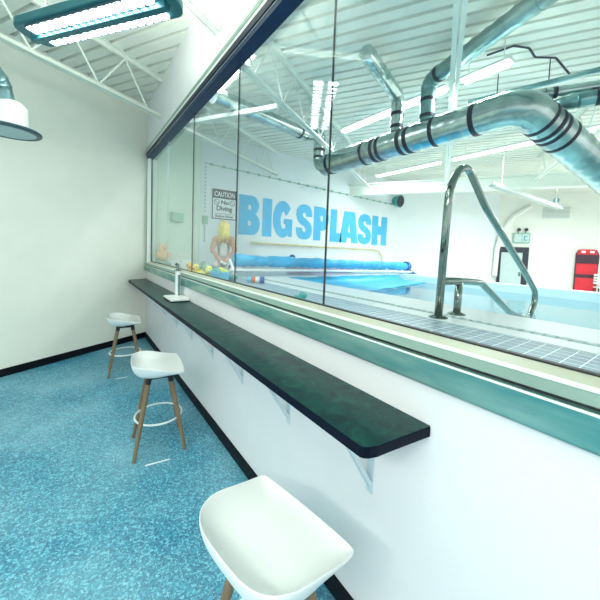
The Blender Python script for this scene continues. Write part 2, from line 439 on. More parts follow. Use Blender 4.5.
# left jamb against the end wall
bm = NB(); add_box(bm, (W-.006,5.786,1.25), (W+.03,5.812,3.19)); obj('jamb_trim', bm, M['greenmetal'], win)
bm = NB(); add_box(bm, (W-.002,5.747,1.30), (W+.06,5.786,3.10)); obj('jamb_bead', bm, M['bead'], win)
bm = NB(); add_box(bm, (XG-.010,5.741,1.30), (XG+.010,5.747,3.10)); obj('jamb_frame', bm, M['navy'], win)
ys = [5.74, 4.62, 3.47, 2.325, 1.215, .085, -1.05, -2.18, -3.2]
for a, b in zip(ys, ys[1:]):
    bm = NB(); add_box(bm, (XG-.005,b+.0015,1.318), (XG+.005,a-.0015,3.115)); obj('pane', bm, M['glass'], win)
for y in ys[1:-1]:
    bm = NB(); add_box(bm, (XG-.0055,y-.0016,1.318), (XG+.0055,y+.0016,3.115)); obj('joint', bm, M['grate'] if y > 4 else M['rubber'], win)

# ------------------------------------------------------------------ counter and brackets
bm = NB(); poly = [(.689,.612),(.694,.600),(.708,.590),(.735,.581),(.785,.576),(W-.002,.553),(W-.002,wall_y(W)-.004),(.689,wall_y(.689)-.004)]
ct = thing('wall_counter', 'long dark green laminate counter along the window wall', 'counter', (0,0,0))
add_prism(bm, poly, .984, 1.0195); obj('edge_band', bm, M['darkedge'], ct, bevel=.003)
bm = NB(); add_prism(bm, [(.691,.6125),(.696,.6015),(.7095,.592),(.736,.583),(.7855,.578),(W-.002,.5555),(W-.002,wall_y(W)-.004),(.691,wall_y(.691)-.004)], 1.0195, 1.0215); obj('worktop', bm, M['counter'], ct)

def make_bracket(label):
    t = thing('shelf_bracket', label, 'bracket', (W,0,.984), 0, 'shelf brackets under the counter')
    bm = NB(); add_box(bm, (-.004,-.017,-.365), (-.0005,.017,-.004)); obj('wall_plate', bm, M['bracketm'], t)
    bm = NB(); add_box(bm, (-.225,-.017,-.0045), (-.004,.017,-.0005)); obj('arm', bm, M['bracketm'], t)
    bm = NB()
    add_prism(bm, [(-.004,-.345),(-.004,-.315),(-.200,-.0045),(-.222,-.0045)], -.010, .010, 'y'); obj('brace', bm, M['bracketm'], t)
    bm = NB()
    for z in (-.335,-.06):
        add_tube(bm, [(-.0035,.0,z),(-.0065,.0,z)], .005, 10)
    split_obj('screw', bm, M['darkmetal'], t)
    return t
blab = ['white metal bracket under the near rounded end of the counter', 'second white bracket from the near end of the counter', 'third white bracket from the near end of the counter',
 'fourth white bracket from the near end, beyond the middle stool', 'fifth white bracket from the near end of the counter', 'sixth white bracket from the near end of the counter', 'seventh white bracket from the near end of the counter',
 'last white bracket at the end wall under the counter']
b0 = make_bracket(blab[0]); b0.location = (W,.80,.984)
for i in range(1, 8): dup(b0, (W,.80+.602*i,.984), 0, blab[i])

# ------------------------------------------------------------------ stools
def seat_outline():
    """rim outline in plan: round back, straight front edge at +x with crisp front corners"""
    pts = []
    for i in range(31):                     # round back, from the right front corner to the left one
        a = -PI/2 - PI*i/30
        x = .165*math.cos(a); y = .222*math.sin(a)
        x = -.200*abs(math.cos(a))**.72; y = .230*math.copysign(abs(math.sin(a))**.58, math.sin(a))
        pts.append((x, y))
    side = [(.04,.233),(.09,.235),(.132,.236),(.153,.231)]
    front = [(.160,.212),(.166,.14),(.170,.07),(.172,0),(.170,-.07),(.166,-.14),(.160,-.212)]
    return pts + side + front + [(x,-y) for x, y in side[::-1]]
def rim_z(x, y):
    t = max(0, min(1, (.15-x)/.31))
    z = .650 + .062*(t*t*(3-2*t))**.8
    if x > .15: z -= .008*(1-min(1,abs(y)/.2)**2)
    return z
def make_stool(label):
    t = thing('bar_stool', label, 'stool', (0,0,0), 0, 'white shell bar stools')
    bm = NB(); out = seat_outline(); n = len(out)
    def ring(f, zf, dz=0): return [bm.verts.new((x*f+.0, y*f, zf(x,y)+dz)) for x, y in out]
    def zin(k):
        def f(x, y):
            r = rim_z(x, y); base = .630
            return base + (r-base)*k
        return f
    inner = [ring(1.0, zin(1.0)), ring(.985, zin(1.0), .003), ring(.955, zin(.90)), ring(.86, zin(.55)), ring(.72, zin(.24)), ring(.52, zin(.07)), ring(.26, zin(.0))]
    c = bm.verts.new((0,0,.629))
    def bot(k, f):
        def g(x, y):
            lo = .598 + .036*max(0,min(1,(x*f+.02)/.18))
            return lo + (rim_z(x,y)-.006-lo)*k
        return ring(f, g)
    outer = [inner[0], bot(.86,.993), bot(.50,.94), bot(.20,.83), bot(.05,.64), bot(0,.36)]
    c2 = bm.verts.new((0,0,.598))
    for rs, cc in ((inner, c), (outer, c2)):
        for a, b in zip(rs, rs[1:]):
            for k in range(n): bm.faces.new((a[k], a[(k+1)%n], b[(k+1)%n], b[k]))
        for k in range(n): bm.faces.new((rs[-1][k], rs[-1][(k+1)%n], cc))
    o = obj('seat', bm, M['seat'], t, smooth=True)
    s = o.modifiers.new('sub', 'SUBSURF'); s.levels = 1; s.render_levels = 2
    bm = NB()
    for sx in (-1,1): add_box(bm, (sx*.075-.018,-.095,.570), (sx*.075+.018,.095,.602))
    for sy in (-1,1): add_box(bm, (-.075,sy*.075-.018,.571), (.075,sy*.075+.018,.601))
    obj('under_frame', bm, M['darkmetal'], t, bevel=.004)
    for sx in (-1,1):
        for sy in (-1,1):
            top = Vector((sx*.075, sy*.075, .582)); foot = Vector((sx*.178, sy*.170, 0))
            bm = NB(); add_tube(bm, [top, top.lerp(foot,.5), foot], [.0185,.0175,.0125], 14); l = obj('leg', bm, M['wood'], t, smooth=True); sharp(l)
            bm = NB(); add_tube(bm, [top+Vector((0,0,.012)), top.lerp(foot,.075)], [.021,.021], 14); obj('collar', bm, M['darkmetal'], l, smooth=True)
    bm = NB(); R = .172; pts = [(R*math.cos(2*PI*k/48), R*math.sin(2*PI*k/48), .250) for k in range(49)]
    add_tube(bm, pts, .0075, 10, cap=False); obj('footrest_ring', bm, M['whitemetal'], t, smooth=True)
    return t
s0 = make_stool('white shell bar stool nearest the viewer, beside the near end of the counter'); s0.location = (.526,.835,0); s0.rotation_euler = (0,0,math.radians(10))
dup(s0, (.535,2.60,0), math.radians(-7), 'white shell bar stool in the middle, with oak legs in full view')
dup(s0, (.50,4.37,0), math.radians(-6), 'white shell bar stool farthest away, by the end wall')

# floor tape marks
for nm, a, b in (('white tape strip on the floor in front of the middle stool', (.40,2.375), (.565,2.355)), ('white tape strip on the floor in front of the farthest stool', (.375,4.15), (.50,4.148))):
    bm = NB(); d = Vector((b[0]-a[0], b[1]-a[1], 0)); p = Vector((-d.y,d.x,0)).normalized()*.007
    add_prism(bm, [(a[0]-p.x,a[1]-p.y),(b[0]-p.x,b[1]-p.y),(b[0]+p.x,b[1]+p.y),(a[0]+p.x,a[1]+p.y)], .0002, .0016); tag(obj('floor_tape', bm, M['white']), nm, 'tape')

# small stand on the counter
st = thing('counter_stand', 'silver and white post stand on a flat base on the far counter', 'stand', (.872,3.44,1.0215))
bm = NB(); add_box(bm, (-.095,-.17,.010), (.095,.17,.032)); obj('base', bm, M['white'], st, bevel=.006)
bm = NB(); add_box(bm, (-.092,-.167,.0005), (.092,.167,.011)); obj('foot_pad', bm, M['black'], st, bevel=.002)
bm = NB(); add_box(bm, (.02,.085,.032), (.062,.150,.30)); obj('post', bm, M['whitemetal'], st, bevel=.006)
bm = NB(); add_box(bm, (.035,.078,.034), (.058,.0855,.26)); obj('side_strip', bm, M['ductdark'], st, bevel=.002)
bm = NB(); add_box(bm, (.012,.080,.30), (.070,.155,.315)); add_tube(bm, [(.04,.117,.315),(.04,.117,.365),(.02,.117,.385)], .018, 12); obj('head', bm, M['chrome'], st, bevel=.003)

# ------------------------------------------------------------------ roof joists
def make_joist(name_label, n, e0, e1, gap=.64, m='steelwhite', ph=0.):
    """open web joist: bottom chord z 3.37, top chord under the deck"""
    mid = en(e0, n); t = thing('roof_joist', name_label, 'joist', (mid.x,mid.y,0), math.atan2(E.y,E.x), 'open web roof joists')
    L = e1-e0; b0, b1 = 3.355, 3.395; t0, t1 = ROOF-.045, ROOF-.001
    bm = NB()
    for s in (-1,1): add_box(bm, (0,s*.008 if s>0 else -.045,b0), (L,.045 if s>0 else -.008,b0+.006)); add_box(bm, (0,s*.012-.004,b0+.006), (L,s*.012+.004,b1+.01))
    obj('bottom_chord', bm, M[m], t)
    bm = NB()
    for s in (-1,1): add_box(bm, (0,.008 if s>0 else -.055,t1-.006), (L,.055 if s>0 else -.008,t1)); add_box(bm, (0,s*.012-.004,t0-.01), (L,s*.012+.004,t1-.006))
    obj('top_chord', bm, M[m], t)
    bm = NB(); x = ph; up = True
    pts = []
    while x <= L: pts.append((x, 0, (t0 if up else b1))); x += gap/2; up = not up
    for a, b in zip(pts, pts[1:]): add_tube(bm, [a, b], .011, 8)
    obj('web', bm, M[m], t)
    return t
make_joist('white open web joist over the gallery beside the end wall', 3.64, -2.4, 3.205, ph=.58)
make_joist('white open web joist above the hanging lamp, butting the wall above the window', 1.80, -3.0, 2.15, ph=.2)
make_joist('white open web joist over the gallery behind the viewer', -.02, -3.5, 1.10, ph=.2)
make_joist('white open web pool joist nearest the lettered wall', 3.64, 3.40, 6.58, ph=.1)
make_joist('dark looking pool joist passing above the duct elbow', 1.86, 2.38, 8.55, ph=.1)
make_joist('pool joist seen end on behind the large silver duct', -.03, 1.30, 8.6, ph=.1)
make_joist('pool joist at the right behind the descending duct', -1.86, .25, 8.6, ph=.3)
make_joist('pool joist farthest right over the pool', -3.7, -.8, 8.6, ph=.3)
bm = NB(); prism_en(bm, 8.62, 8.80, -6.5, 2.75, 3.20, 3.225); prism_en(bm, 8.62, 8.80, -6.5, 2.75, 3.485, 3.51); prism_en(bm, 8.70, 8.72, -6.5, 2.75, 3.225, 3.485)
tag(obj('roof_girder', bm, M['steelwhite']), 'white steel girder across the far side of the pool ceiling', 'beam')
bm = NB(); prism_en(bm, 9.9, 10.0, -6.0, 2.0, 3.45, 3.58); tag(obj('roof_girder', bm, M['steelwhite']), 'thin white beam high up beyond the main girder', 'beam')
bm = NB(); prism_en(bm, 3.35, 3.41, 1.90, 3.60, 3.30, 3.35); tag(obj('joist_bridging', bm, M['steelwhite']), 'white cross bar bracing the two joists near the window head', 'beam')
bm = NB(); add_box(bm, (6.5,2.70,2.955), (10.6,2.82,2.995)); add_box(bm, (6.5,2.75,2.995), (10.6,2.77,3.05)); tr = tag(obj('ceiling_track', bm, M['grey']), 'pale grey hanging track to the right of the steel handrail top', 'track')
bm = NB()
for x in (6.9,10.2): add_tube(bm, [(x,2.76,3.04),(x,2.76,ROOF)], .008, 6)
split_obj('hanger_rod', bm, M['steelwhite'], tr)

# ------------------------------------------------------------------ gallery lamp
A = Vector((-.262,2.955,3.0)); B = Vector((.470,1.95,3.0)); d = (B-A); LL = d.length; rz = math.atan2(d.y,d.x); mid = (A+B)/2
lamp = thing('pendant_light', 'long teal grey twin lamp hanging over the gallery', 'lamp', mid, rz)
def stadium(L, w, n=10):
    r = w/2; pts = []
    h = L/2-r*.62
    for k in range(n+1): a = -PI/2+PI*k/n; pts.append((h+.62*r*math.cos(a), r*math.sin(a)))
    for k in range(n+1): a = PI/2+PI*k/n; pts.append((-h+.62*r*math.cos(a), r*math.sin(a)))
    return pts
bm = NB(); add_prism(bm, stadium(LL,.245), .0, .055); o = obj('housing', bm, M['lamp_body'], lamp, bevel=.008)
bm = NB(); add_prism(bm, stadium(LL-.04,.20), .055, .075); obj('top_cover', bm, M['whitemetal'], lamp)
for s in (-1,1):
    c = s*.062; h = LL/2-.13
    bm = NB(); add_box(bm, (-h,c-.034,-.010), (h,c+.034,-.0005)); lens = obj('lamp_lens', bm, M['tube'], lamp)
    bm = NB(); k = -h
    while k <= h+.001: add_box(bm, (k-.0056,c-.0345,-.020), (k+.0056,c+.0345,-.0101)); k += .062
    add_box(bm, (-h-.004,c-.037,-.016), (h+.004,c-.0345,.0)); add_box(bm, (-h-.004,c+.0345,-.016), (h+.004,c+.037,.0))
    obj('louvre', bm, M['louvre'], lens)
bm = NB(); add_prism(bm, [(-.024,-.001),(-.022,-.040),(.022,-.040),(.024,-.001)], -LL/2+.06, LL/2-.06, 'x'); obj('spine', bm, M['lamp_body'], lamp, bevel=.003)
for s in (-1,1):
    bm = NB(); add_tube(bm, [(s*.45,0,.07),(s*.45,0,ROOF-3.0-.02)], .004, 6); obj('hanger_wire', bm, M['steelwhite'], lamp)

# round diffusers
def diffuser(label, loc, r, nr, nh, duct):
    t = thing('duct_diffuser', label, 'vent', loc, 0)
    bm = NB(); add_lathe(bm, [(0,-.012),(r*.84,-.010),(r*.84,-.004),(r*.80,.004),(0,.004)], 40); obj('face', bm, M['disc_face'], t, smooth=False)
    bm = NB(); add_lathe(bm, [(r*.83,-.013),(r*.97,-.013),(r,-.006),(r,.006),(r*.95,.013),(r*.83,.013),(r*.83,-.013)], 48); sharp(obj('rim', bm, M['disc_rim'], t))
    bm = NB(); add_lathe(bm, [(nr*.98,.004),(nr,.03),(nr,nh),(nr*.72,nh+.035),(0,nh+.035)], 36); sharp(obj('neck', bm, M['ductwhite'], t))
    if duct:
        bm = NB(); pts = resample(fillet(duct, .12), .03); add_tube(bm, pts, lambda i, s: nr*.66+(.004 if i%4 == 0 else 0), 24); sharp(obj('duct', bm, M['ductdark'], t))
    return t
diffuser('round dark rimmed air diffuser on a short duct by the left edge', (-.40,3.17,2.40), .195, .115, .17, [(-.03,-.02,.20),(-.05,-.05,.32),(-.33,-.42,.62),(-.60,-.75,1.48)])

# ------------------------------------------------------------------ pool ducts
def duct_tube(name, pts, r, m, parent, fil=.2, step=.045, every=3, seg=28):
    bm = NB(); p = resample(fillet(pts, fil, 10), step) if len(pts) > 2 else resample(pts, step)
    add_tube(bm, p, lambda i, s: r+(.006 if i%every == 0 else 0), seg); return sharp(obj(name, bm, m, parent), 50)
def band(parent, p, dirv, r, w=.04, name='sealing_band'):
    p = Vector(p); dirv = Vector(dirv).normalized()
    bm = NB(); add_tube(bm, [p-dirv*w/2, p+dirv*w/2], r+.007, 28); return sharp(obj(name, bm, M['band'], parent))
XD, ZD, RD = 3.44, 3.05, .165
main = thing('pool_ductwork', 'large silver spiral duct with risers and branches hanging above the pool', 'duct', (XD,4.1,ZD))

def L(p): return Vector(p)-Vector((XD,4.1,ZD))
dd = Vector((.86,-.30,-.39)).normalized()
corner = Vector((XD,1.24,ZD)); endp = corner+dd*3.4
duct_tube('spiral_duct', [L((XD,4.12,ZD)), L((XD,1.24,ZD)), L(endp)], RD, M['duct'], main, fil=.22)
for y in (3.95,3.19,3.0,2.90,2.56,2.455,2.11,1.66): band(main, L((XD,y,ZD)), (0,1,0), RD, .05)
for s in (.25,.36,.43,.56): band(main, L(corner+dd*s), dd, RD, .035)
# elbow rising at the far end, then the long branch back toward the window
duct_tube('elbow', [L((XD,4.0,ZD)), L((XD,4.30,ZD)), L((XD,4.30,3.48))], .095, M['duct'], main, fil=.14, every=2)
band(main, L((XD,4.30,3.22)), (0,0,1), .095); band(main, L((XD,4.30,3.34)), (0,0,1), .095)
LB = L
br = duct_tube('branch_duct', [LB((XD,4.30,3.50)), LB((XD,4.30,3.60)), LB((3.1,4.27,3.53)), LB((1.36,3.80,3.44))], .095, M['duct'], main, fil=.08)
band(br, LB((2.95,4.23,3.52)), (1,.27,.05), .095)
# risers
LR = L
ra = duct_tube('riser_duct', [LR((XD,2.69,ZD+RD-.012)), LR((XD,2.69,3.66)), LR((2.50,2.40,3.72))], .08, M['duct'], main, fil=.10)
band(ra, LR((XD,2.69,3.27)), (0,0,1), .08); band(ra, LR((XD,2.69,3.43)), (0,0,1), .08)
LR2 = L
rb = duct_tube('riser_duct', [LR2((XD,2.25,ZD+RD-.012)), LR2((XD,2.25,3.68)), LR2((3.12,1.05,3.74)), LR2((2.62,-.8,3.74))], .085, M['ductdark'], main, fil=.10)
for z in (3.26,3.45): band(rb, LR2((XD,2.25,z)), (0,0,1), .085)
band(rb, LR2((3.40,2.10,3.69)), (-.25,-.96,.04), .085)
# right hand branches from the elbow
L1 = L
b1 = duct_tube('branch_duct', [L1((3.97,1.12,2.86)), L1((3.97,1.17,3.16)), L1((3.99,.96,3.16)), L1((4.06,.78,3.16)), L1((4.62,-.6,3.16))], .068, M['ductdark'], main, fil=.06, step=.03)
band(b1, L1((4.045,.82,3.16)), (.37,-.93,0), .068, .07); band(b1, L1((3.97,1.135,2.98)), (0,.16,1), .068, .04)
L2 = L
b2 = duct_tube('branch_duct', [L2((3.66,1.24,3.08)), L2((3.84,1.36,3.28)), L2((3.93,1.23,3.30)), L2((4.14,.85,3.30)), L2((4.94,-.6,3.30))], .05, M['duct'], main, fil=.06, step=.03)
band(b2, L2((3.97,1.16,3.30)), (.48,-.87,0), .05, .04)
b3 = thing('conduit_run', 'pale conduit run under the roof deck at the far right', 'pipe', (4.4,1.25,3.62))
bm = NB(); add_tube(bm, [(-.2,.9,0),(.02,.0,0),(.5,-2.0,0)], .03, 12); obj('pipe', bm, M['ductdark'], b3)
bm = NB()
for y in (.6,.1,-.5): add_tube(bm, [(-.1+(.6-y)*.2,y,.02),(-.1+(.6-y)*.2,y,.27)], .006, 6)
split_obj('hanger', bm, M['darkmetal'], b3)
# wavy cable under the roof
bm = NB(); add_tube(bm, fillet([(3.75,1.75,3.86),(3.85,1.52,3.89),(3.98,1.42,3.87),(4.10,1.40,3.81),(4.30,1.27,3.82),(4.65,1.20,3.70)], .06), .011, 8)
tag(obj('ceiling_cable', bm, M['band']), 'dark cable sagging under the white roof deck at upper right', 'cable')

# strip lights
def strip(label, x, y0, y1, z=3.62):
    t = thing('strip_light', label, 'lamp', (x,(y0+y1)/2,z), 0, 'fluorescent strip lights over the pool')
    h = (y1-y0)/2
    bm = NB(); add_prism(bm, [(-.075,.03),(-.04,.065),(.04,.065),(.075,.03),(.075,.025),(-.075,.025)], -h, h, 'y'); obj('reflector', bm, M['whitemetal'], t)
    bm = NB()
    for s in (-.032,.032): add_tube(bm, [(s,-h+.03,.005),(s,h-.03,.005)], .018, 10)
    split_obj('lamp_tube', bm, M['strip'], t)
    bm = NB()
    for y in (-h*.7,h*.7): add_tube(bm, [(0,y,.07),(0,y,ROOF-z)], .006, 6)
    split_obj('hanger', bm, M['steelwhite'], t)
    return t
strip('white fluorescent strip crossing behind the two duct risers, farther half', 3.68, 2.15, 4.0)
strip('short white fluorescent strip above the big duct, nearer end of the middle row', 3.68, 1.46, 1.98)
strip('bright fluorescent strip in the far row, at its far end', 6.5, 3.85, 5.65)
strip('bright fluorescent strip in the far row, behind the big duct', 6.5, 1.75, 3.6)
strip('bright fluorescent strip in the far row, at the right edge', 6.5, -.25, 1.5)
strip('bright fluorescent strip right behind the window head at upper left', 1.52, 3.12, 4.3, 3.65)

# ------------------------------------------------------------------ pool wall: lettering, sign, rail
def text_mesh(body, off=0.):
    cu = bpy.data.curves.new('t', 'FONT'); cu.body = body; cu.offset = off; cu.extrude = .5; cu.resolution_u = 5
    o = bpy.data.objects.new('t', cu); C.objects.link(o)
    dg = bpy.context.evaluated_depsgraph_get(); dg.update()
    me = bpy.data.meshes.new_from_object(o.evaluated_get(dg))
    bpy.data.objects.remove(o); return me
def place_text(name, body, x0, x1, z0, z1, y, m, parent, off=0., th=.006):
    """text on a wall facing -y, fitted to the box"""
    me = text_mesh(body, off); xs = [v.co.x for v in me.vertices]; zs = [v.co.y for v in me.vertices]
    a, b, c, d = min(xs), max(xs), min(zs), max(zs)
    for v in me.vertices:
        v.co = Vector((x0+(v.co.x-a)/(b-a)*(x1-x0), y-(v.co.z+.5)*th, z0+(v.co.y-c)/(d-c)*(z1-z0)))
    me.materials.clear(); me.materials.append(m)
    o = bpy.data.objects.new(name, me); C.objects.link(o); o.parent = parent; return o
# heavy block letters as filled 2D curves
def arc(cx, cy, rx, ry, a0, a1, n=10): return [(cx+rx*math.cos(math.radians(a0+(a1-a0)*k/n)), cy+ry*math.sin(math.radians(a0+(a1-a0)*k/n))) for k in range(n+1)]
def stroke_s():
    return [[(.97,.66),(.62,.66),(.60,.74),(.50,.77),(.40,.745),(.385,.69),(.44,.64),(.70,.555),(.90,.46),(.99,.33),(.97,.17),(.85,.05),(.65,0),(.45,-.005),(.22,.03),(.06,.14),(.01,.33),(.37,.33),(.40,.24),(.50,.21),(.60,.235),(.615,.30),(.55,.36),(.28,.44),(.10,.54),(.02,.68),(.05,.84),(.18,.95),(.40,1.0),(.60,1.0),(.80,.96),(.93,.85),(.97,.74)]]
GL = {
 'B': [[(0,0)]+arc(.62,.285,.38,.285,-90,75)+[(.78,.53)]+arc(.60,.755,.34,.245,-50,90)+[(0,1)], arc(.50,.30,.09,.075,0,360,14)[:-1], arc(.49,.70,.08,.07,0,360,14)[:-1]],
 'I': [[(0,0),(1,0),(1,1),(0,1)]],
 'G': [arc(.5,.5,.5,.5,38,302,26)+[(.80,.12),(.83,.03),(1,.03),(1,.52),(.56,.52),(.56,.38),(.66,.38),(.66,.27)]+arc(.53,.48,.145,.24,-60,-325,18)+[(.70,.62)]],
 'S': stroke_s(),
 'P': [[(0,0),(.46,0),(.46,.30)]+arc(.58,.65,.42,.35,-90,90)+[(0,1)], arc(.52,.665,.10,.095,0,360,14)[:-1]],
 'L': [[(0,0),(1,0),(1,.28),(.55,.28),(.55,1),(0,1)]],
 'A': [[(0,0),(.36,0),(.41,.16),(.62,.16),(.66,0),(1,0),(.80,1),(.22,1)], [(.45,.34),(.58,.34),(.515,.70)]],
 'H': [[(0,0),(.38,0),(.38,.36),(.62,.36),(.62,0),(1,0),(1,1),(.62,1),(.62,.66),(.38,.66),(.38,1),(0,1)]],
}
def letter(ch, x0, x1, z0, z1, y, m, parent):
    cu = bpy.data.curves.new('l', 'CURVE'); cu.dimensions = '2D'; cu.fill_mode = 'BOTH'; cu.extrude = .006
    for poly in GL[ch]:
        sp = cu.splines.new('POLY'); sp.points.add(len(poly)-1); sp.use_cyclic_u = True
        for q, p in zip(sp.points, poly): q.co = (x0+p[0]*(x1-x0), z0+p[1]*(z1-z0), 0, 1)
    o = bpy.data.objects.new('l', cu); C.objects.link(o); dg = bpy.context.evaluated_depsgraph_get(); dg.update()
    me = bpy.data.meshes.new_from_object(o.evaluated_get(dg)); bpy.data.objects.remove(o)
    for v in me.vertices: v.co = Vector((v.co.x, y-v.co.z, v.co.y))
    me.materials.clear(); me.materials.append(m)
    r = bpy.data.objects.new('letter', me); C.objects.link(r); r.parent = parent; return r
lt = thing('wall_lettering', 'large sky blue block lettering BIG SPLASH on the white pool wall', 'lettering', (0,0,0))
LX = [('B',2.943,3.475),('I',3.545,3.79),('G',3.83,4.385),('S',4.50,5.02),('P',5.075,5.585),('L',5.655,6.07),('A',6.00,6.735),('S',6.72,7.31),('H',7.345,8.035)]
for ch, a, b in LX:
    zt = 2.794-(a-2.943)*.014; zb = 1.905-(a-2.943)*.014
    letter(ch, a, b, zb, zt, 6.453, M['blue_letter'], lt)

sg = thing('warning_sign', 'CAUTION No Diving sign on the white pool wall above the kneeling person', 'sign', (0,0,0))
sx0, sx1, sz0, sz1 = 2.325, 2.875, 2.20, 2.83
bm = NB(); add_box(bm, (sx0,6.440,sz0), (sx1,6.458,sz1)); obj('board', bm, M['signwhite'], sg)
bm = NB()
for a, b in (((sx0,sz0),(sx1,sz0+.018)),((sx0,sz1-.018),(sx1,sz1)),((sx0,sz0),(sx0+.018,sz1)),((sx1-.018,sz0),(sx1,sz1)),((sx0,sz1-.19),(sx1,sz1))): add_box(bm, (a[0],6.4345,a[1]), (b[0],6.4395,b[1]))
add_box(bm, (sx0+.06,6.4345,sz0+.115), (sx1-.06,6.4395,sz0+.121)); obj('print', bm, M['signblack'], sg)
place_text('caution_text', 'CAUTION', sx0+.05, sx1-.05, sz1-.155, sz1-.045, 6.434, M['signwhite'], sg, .02, .004)
place_text('no_text', 'No', sx0+.20, sx0+.37, sz0+.315, sz0+.405, 6.4395, M['signblack'], sg, .025, .004)
place_text('diving_text', 'Diving', sx0+.10, sx1-.10, sz0+.15, sz0+.285, 6.4395, M['signblack'], sg, .025, .004)
place_text('small_text', 'Shallow Water', sx0+.07, sx1-.07, sz0+.04, sz0+.095, 6.4395, M['signblack'], sg, .01, .004)
for cx in (sx0+.10, sx1-.10):
    bm = NB(); pts = [(cx+.055*math.cos(2*PI*k/24), 6.437, sz0+.36+.055*math.sin(2*PI*k/24)) for k in range(25)]
    add_tube(bm, pts, .006, 6, cap=False); add_tube(bm, [(cx-.037,6.437,sz0+.397),(cx+.037,6.437,sz0+.323)], .005, 6); obj('prohibition_ring', bm, M['signblack'], sg)

bm = NB(); add_tube(bm, fillet([(3.22,6.38,1.73),(7.35,6.38,1.69),(7.62,6.38,1.66),(7.78,6.38,1.45),(7.80,6.38,1.0)], .14), .022, 10)
rl = tag(obj('wall_handrail', bm, M['brass']), 'thin yellow brass handrail below the blue lettering', 'handrail')
bm = NB()
for x in (3.4,5.0,6.6): add_tube(bm, [(x,6.38,1.73-.01*(x-3.2)),(x,6.459,1.70-.01*(x-3.2))], .010, 8)
split_obj('wall_mount', bm, M['brass'], rl)
# conduit with clips near the top of the wall, and a drop strip by the corner
bm = NB(); add_tube(bm, [(2.15,6.44,3.32),(8.4,6.44,3.16)], .009, 8)
for i in range(22):
    x = 2.3+i*.28; add_box(bm, (x-.02,6.425,3.30-(x-2.15)*.0256), (x+.02,6.459,3.345-(x-2.15)*.0256))
tag(obj('wall_conduit', bm, M['greygreen']), 'grey green conduit with clips running above the lettering', 'conduit')
t = thing('conduit_drop', 'dotted vertical conduit with a green box beside the warning sign', 'conduit', (2.18,6.455,2.4))
bm = NB(); add_box(bm, (-.012,-.008,-.70), (.012,0,.88))
o = obj('channel', bm, M['signwhite'], t)
bm = NB()
for i in range(13): add_box(bm, (-.014,-.014,.86-i*.075), (.014,-.008,.83-i*.075))
for i in range(7): add_box(bm, (-.014,-.014,-.36-i*.05), (.014,-.008,-.395-i*.05))
obj('clip', bm, M['greygreen'], t)
bm = NB(); add_box(bm, (-.05,-.05,-.33), (.05,-.002,-.16)); obj('switch_box', bm, M['greygreen'], t, bevel=.006)
pb = en(4.37, NEND-.045); bm = NB(); add_box(bm, (-.13,-.04,-.085), (.13,.044,.085))
add_box(bm, (-.11,-.05,-.065), (.02,-.04,.065))
o = tag(obj('wall_box', bm, M['greygreen'], bevel=.008), 'grey green box on the pale green wall behind the first glass panes', 'box'); o.location = (pb.x,pb.y,2.13); o.rotation_euler = (0,0,math.atan2(E.y,E.x))
# speaker under the girder
sp = thing('loudspeaker', 'round dark loudspeaker high on the white wall right of the lettering', 'speaker', (8.36,6.40,3.30), 0)
bm = NB(); add_tube(bm, [(0,.058,0),(0,-.16,-.03)], [.14,.20], 24); sharp(obj('body', bm, M['teal'], sp))
bm = NB(); add_tube(bm, [(0,-.161,-.03),(0,-.175,-.032)], [.17,.17], 24); obj('cone', bm, M['band'], sp)

# far wall: door, exit sign, vent, stretcher, pipe
def far(s, off=0., z=0.):   # a point on the far wall, off metres in front of it
    v = FB + FD*s + Vector((-.8676,-.4973,0))*off; return (v.x, v.y, z)
FRZ = math.atan2(FD.y, FD.x)
def farthing(name, label, cat, s, z, off=0): return thing(name, label, cat, far(s, off, z), FRZ)
# local axes there: +x along the wall to the right, -y out of the wall
dr = bpy.data.objects.new('door_1', None); C.objects.link(dr); dr.location = far(.53,.002,0); dr.rotation_euler = (0,0,FRZ); dr['kind'] = 'structure'; dr['label'] = 'pale grey door in a dark frame on the far wall'
bm = NB(); add_box(bm, (-.47,-.06,0), (-.37,0,2.0)); add_box(bm, (.29,-.06,0), (.47,0,2.0)); add_box(bm, (-.37,-.06,1.80), (.29,0,2.0)); obj('door_frame', bm, M['doordark'], dr)
bm = NB(); add_box(bm, (-.37,-.04,0), (.29,-.002,1.80)); pnl = obj('door_panel', bm, M['doorpanel'], dr)
bm = NB(); add_box(bm, (.20,-.075,.95), (.26,-.041,1.10)); obj('door_handle', bm, M['chrome'], pnl)
ex = farthing('emergency_light', 'pale green exit sign with two lamp heads above the far door', 'sign', .74, 2.34)
bm = NB(); add_box(bm, (-.26,-.09,-.19), (.26,-.002,.17)); obj('housing', bm, M['greygreen'], ex, bevel=.01)
bm = NB(); add_box(bm, (-.22,-.105,-.15), (.0,-.0905,.13)); add_box(bm, (.03,-.105,-.15), (.22,-.0905,.13)); obj('face', bm, M['doorpanel'], ex)
bm = NB(); add_box(bm, (.07,-.112,-.10), (.10,-.1055,.08)); add_box(bm, (.10,-.112,.03), (.17,-.1055,.06)); add_box(bm, (.10,-.112,-.10), (.17,-.1055,-.07)); obj('pictogram', bm, M['teal'], ex)
for x in (-.10,.12):
    bm = NB(); add_tube(bm, [(x,-.05,.17),(x,-.05,.27)], .012, 8); add_tube(bm, [(x,-.03,.30),(x,-.12,.29)], [.045,.06], 14); obj('lamp_head', bm, M['darkmetal'], ex)
vt = farthing('wall_vent', 'white slatted vent grille high on the far cream wall', 'vent', 1.69, 3.23)
bm = NB(); add_box(bm, (-.42,-.03,-.22), (.42,-.002,.22)); obj('frame', bm, M['bead'], vt)
bm = NB()
for i in range(9): add_box(bm, (-.39,-.045,-.19+i*.044), (.39,-.0305,-.168+i*.044))
split_obj('slat', bm, M['grey'], vt)
bb = farthing('rescue_backboard', 'red rescue backboard with dark straps leaning on the far cream wall', 'stretcher', 2.62, 0, .06)
